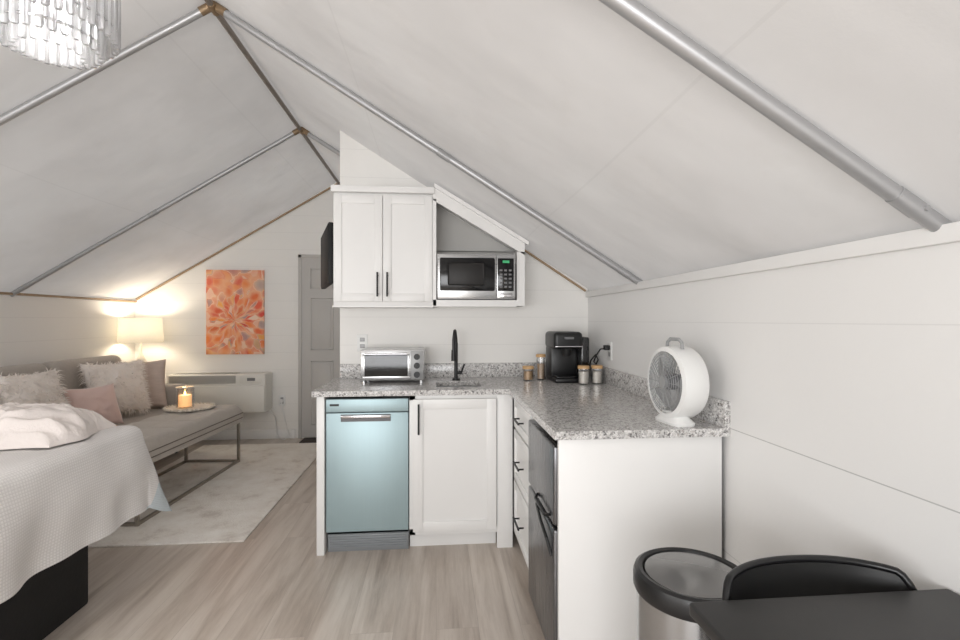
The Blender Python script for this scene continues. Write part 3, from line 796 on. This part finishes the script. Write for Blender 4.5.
# ---------------------------------------------------------------- sofa
T=thing('sofa',(-2.82,4.1,0),'long grey fabric sofa along the shiplap wall','sofa')
sy0_,sy1_=3.05,5.14
b=B(); bx(b,-3.22,-2.50,sy0_,sy1_,.10,.31,.015,3); part(T,'base',b,'sofa')
b=B(); bx(b,-3.22,-3.08,sy0_,sy1_,.31,.94,.04,4); part(T,'back',b,'sofa')
for (a,c) in ((sy0_,sy0_+.16),(sy1_-.16,sy1_)):
    b=B(); bx(b,-3.2,-2.46,a,c,.12,.68,.04,4); part(T,'arm',b,'sofa')
for k in range(2):
    y0=sy0_+.165+k*.885; b=B(); bx(b,-3.07,-2.47,y0,y0+.88,.31,.46,.035,4); part(T,'seat_cushion',b,'sofa')
for k in range(2):
    y0=sy0_+.165+k*.885; b=B(); bx(b,-.09,.09,0,.87,0,.52,.07,5,mat=Matrix.Translation((-2.99,y0,.462))@Matrix.Rotation(R(-8),4,'Y')); part(T,'back_cushion',b,'sofa')
for (x,y) in ((-3.15,3.12),(-3.15,5.07),(-2.55,3.12),(-2.55,5.07)):
    b=B(); cyl(b,(x,y,0),(x,y,.11),.014,.022,seg=14); part(T,'leg',b,'black')

def cushion(w,h,t,n=26,wr=.0,seed=0):
    b=B(); sh=[]
    for s in (1,-1):
        rows=[]
        for i in range(n+1):
            u=-1+2*i/n; row=[]
            for j in range(n+1):
                v=-1+2*j/n
                x=w/2*u*(1-.09*math.cos(v*pi/2)); z=h/2*v*(1-.09*math.cos(u*pi/2))
                th=t/2*max(0,(1-u*u)*(1-v*v))**.42
                th+=wr*noise.noise(Vector((u*3+seed,v*3,s)))*(1-abs(u)**3)*(1-abs(v)**3)
                row.append(b.verts.new((x,s*th,z)))
            rows.append(row)
        for i in range(n):
            for j in range(n): b.faces.new((rows[i][j],rows[i+1][j],rows[i+1][j+1],rows[i][j+1]))
    bmesh.ops.remove_doubles(b,verts=b.verts[:],dist=.0002)
    return b
def pillow(loc,w,h,t,mat,label,rz,tilt,fur=0,seed=0,name='throw_pillow',roll=0):
    rot=(R(tilt),R(roll),R(rz))
    T=thing(name,loc,label,'pillow',rot=rot)
    b=cushion(w,h,t,wr=.015,seed=seed)
    pts=[]
    if fur:
        b.faces.ensure_lookup_table(); bmesh.ops.recalc_face_normals(b,faces=b.faces[:])
        fs=[f for f in b.faces]; wt=[f.calc_area() for f in fs]
        for f in random.choices(fs,wt,k=fur):
            vs=[v.co for v in f.verts]; r1,r2=random.random(),random.random()
            p=(vs[0]*(1-r1)+vs[1]*r1)*(1-r2)+((vs[3] if len(vs)>3 else vs[2])*(1-r1)+vs[2]*r1)*r2
            nn=f.normal.copy()
            if nn.y*p.y<0: nn=-nn
            pts.append((p,nn))
    part(T,'cover',b,mat,False,smooth=80)
    if fur:
        b=B()
        for p,nn in pts:
            cl=Vector((noise.noise(p*14),noise.noise(p*14+Vector((9,0,0))),noise.noise(p*14+Vector((0,9,0)))))*1.3
            d=(nn*.6+cl+Vector((random.uniform(-.4,.4),random.uniform(-.4,.4),random.uniform(-.6,.2)))).normalized()
            if d.dot(nn)<.1: d=(d+nn*.6).normalized()
            L=random.uniform(.03,.055); s=d.cross(nn).normalized()*.0035
            m=p+d*L*.5; e=p+d*L+Vector((0,0,-.015))
            a=[b.verts.new(p-s),b.verts.new(p+s),b.verts.new(m+s*.8),b.verts.new(m-s*.8),b.verts.new(e)]
            b.faces.new((a[0],a[1],a[2],a[3])); b.faces.new((a[3],a[2],a[4]))
        o=part(T,'fur_pile',b,'furs',False,smooth=0); o['kind']='stuff'
pillow((-2.75,4.50,.725),.50,.46,.15,'fur','fluffy white faux fur cushion on the grey sofa',62,-16,2300,1)
pillow((-2.75,3.62,.73),.44,.46,.15,'fur','white shaggy cushion leaning on the sofa back',80,-16,2300,2)
pillow((-2.64,4.05,.635),.38,.34,.13,'pink','small dusty pink velvet cushion on the sofa',68,-20,0,3)
pillow((-2.75,4.86,.705),.40,.46,.13,'stripe','blush and grey woven cushion beside the fluffy one',35,-14,0,4)

# side table, lamp
T=thing('side_table',(-3.0,5.37,0),'small pale side table in the corner behind the sofa','side table')
b=B(); bx(b,-3.2,-2.82,5.18,5.55,.60,.625,.004); part(T,'table_top',b,'sidetable')
for x in (-3.17,-2.85):
    for y in (5.21,5.52):
        b=B(); bx(b,x-.015,x+.015,y-.015,y+.015,0,.60); part(T,'leg',b,'sidetable')
T=thing('table_lamp',(-3.02,5.32,.625),'table lamp with lit cream drum shade on side table','lamp')
b=B(); lathe(b,[(0,0),(.07,0),(.07,.012),(.02,.03),(.035,.09),(.06,.17),(.055,.25),(.02,.33),(.010,.36),(.010,.50),(0,.50)],seg=32); part(T,'base',b,'lampbase',False)
b=B(); lathe(b,[(.20,.455),(.185,.705)],seg=48); part(T,'shade',b,'shade',False)
b=B(); t=bmesh.new(); bmesh.ops.create_uvsphere(t,u_segments=16,v_segments=10,radius=.03); t.transform(Matrix.Translation((0,0,.55))); merge(b,t); part(T,'bulb',b,P('lamp_bulb',(255,236,205),.4,emit=(255,225,180),es=6),False)
# AC unit
T=thing('air_conditioner',(-2.28,5.44,.35),'off-white through-wall air conditioner mounted low on the wall','air conditioner')
b=B(); bx(b,-2.79,-1.80,5.36,YB,.33,.74,.015,3); part(T,'casing',b,'ptac')
b=B(); bx(b,-2.785,-1.805,5.345,5.365,.34,.62,.006); part(T,'front_panel',b,'ptac')
b=B()
for k in range(7): bx(b,-2.76,-2.10,5.348,5.361,.645+k*.012,.653+k*.012)
for k in range(34): bx(b,-2.74+k*.019,-2.734+k*.019,5.39,5.50,.738,.744)
part(T,'grille',b,'ptacg')
b=B(); bx(b,-2.06,-1.84,5.35,5.37,.645,.725,.004); part(T,'control_flap',b,'ptac')
b=B(); bx(b,-1.98,-1.90,5.345,5.352,.67,.70); part(T,'control_display',b,'grey')
b=B(); tube(b,[(-1.82,5.5,.35),(-1.76,5.55,.25),(-1.74,5.55,.03),(-1.65,5.5,.008),(-1.60,5.53,.03),(-1.66,5.57,.2),(-1.70,5.578,.40)],.006,8); bx(b,-1.715,-1.685,5.565,5.592,.40,.435,.003); part(T,'power_cord',b,'whitep')
# painting
T=thing('wall_painting',(-2.19,YB-.02,.935),'abstract orange, coral and pink petal canvas on the wall','painting')
b=B(); bx(b,-.303,.303,-.012,.018,0,.922,.003); part(T,'canvas',b,'painting',False)
# TV
T=thing('television',(-.835,3.83,1.78),'thin black flat screen television on a swivel wall arm','television',rz=-73)
b=B(); bx(b,-.34,.34,-.015,.02,-.215,.215,.006); part(T,'bezel',b,'screen',False)
b=B(); bx(b,-.33,.33,-.018,-.014,-.20,.205,.001); part(T,'screen',b,'screen',False)
b=B(); bx(b,-.08,.08,.018,.03,-.08,.08); cyl(b,(0,.03,0),(.02,.165,0),.012); part(T,'wall_arm',b,'black',False)
b=B(); bx(b,-1.45,-.85,5.34,5.56,0,.012,.003); 
solo('doormat',b,'mat','dark doormat in front of the grey door','doormat')
# chandelier
T=thing('chandelier',(-1.12,1.53,2.085),'tiered crystal rod chandelier with chrome rings','chandelier')
b=B()
for (r,z) in ((.16,.36),(.16,.30),(.16,.10),(.122,.045),(.085,.27)):
    tube(b,[(r*math.cos(2*pi*i/48),r*math.sin(2*pi*i/48),z) for i in range(48)],.004,8,True)
for k in range(3):
    a=pi*k/3; tube(b,[(.16*math.cos(a),.16*math.sin(a),.36),(-.16*math.cos(a),-.16*math.sin(a),.36)],.004,6)
cyl(b,(0,0,.25),(0,0,.70),.006); lathe(b,[(0,.68),(.05,.68),(.055,.692),(.0,.71)]); part(T,'frame',b,'chrome',False)
for (r,n,z0,z1) in ((.158,38,.06,.30),(.120,28,.015,.27),(.078,18,.0,.26)):
    first=None
    for k in range(n):
        a=2*pi*k/n
        if first is None:
            b=B(); lathe(b,[(0,z0),(.007,z0+.001),(.0105,z0+.008),(.0105,z1),(0,z1)],seg=8)
            first=part(T,'crystal_rod',b,'crystal',False); o=first
        else:
            o=first.copy(); COL.objects.link(o); o.parent=T
        o.location=(r*math.cos(a),r*math.sin(a),0); o.rotation_euler=(0,0,a)

# ---------------------------------------------------------------- lights
def area(name,loc,rot,sx,sy,e,c=(1,1,1)):
    l=bpy.data.lights.new(name,'AREA'); l.shape='RECTANGLE'; l.size=sx; l.size_y=sy; l.energy=e; l.color=c
    o=bpy.data.objects.new(name,l); o.location=loc; o.rotation_euler=rot; COL.objects.link(o); return o
def point(name,loc,e,c,r=.05):
    l=bpy.data.lights.new(name,'POINT'); l.energy=e; l.color=c; l.shadow_soft_size=r
    o=bpy.data.objects.new(name,l); o.location=loc; COL.objects.link(o); return o
area('rear_fill',(-1.05,YF+.05,1.2),(R(90),0,0),2.6,1.35,82,(.985,.99,1))  # fill light added behind the camera, set in the made-up window
area('side_fill',(XL+.1,-.6,1.0),(0,R(-90),0),.9,1.6,24,(.985,.99,1))  # fill added at the left to brighten the right wall, no window there
point('lamp_light',(-3.02,5.32,1.24),8,(1,.89,.74),.06)
point('candle_light',(tx-.05,ty+.02,tz+.17),.3,(1,.72,.45),.02)
point('chandelier_light',(-1.12,1.53,2.30),26,(1,.97,.93),.06)
w=bpy.data.worlds.new('world'); scene.world=w; w.use_nodes=True
bg=w.node_tree.nodes['Background']; bg.inputs[0].default_value=(.96,.975,1,1); bg.inputs[1].default_value=1.55
scene.view_settings.view_transform='Standard'
# camera
cd=bpy.data.cameras.new('camera'); cd.sensor_width=36; cd.lens=490/960*36; cd.clip_start=.02
cam=bpy.data.objects.new('camera',cd); COL.objects.link(cam); cam.location=(0,0,1.31); cam.rotation_euler=(R(90),0,R(-5.1))
scene.camera=cam
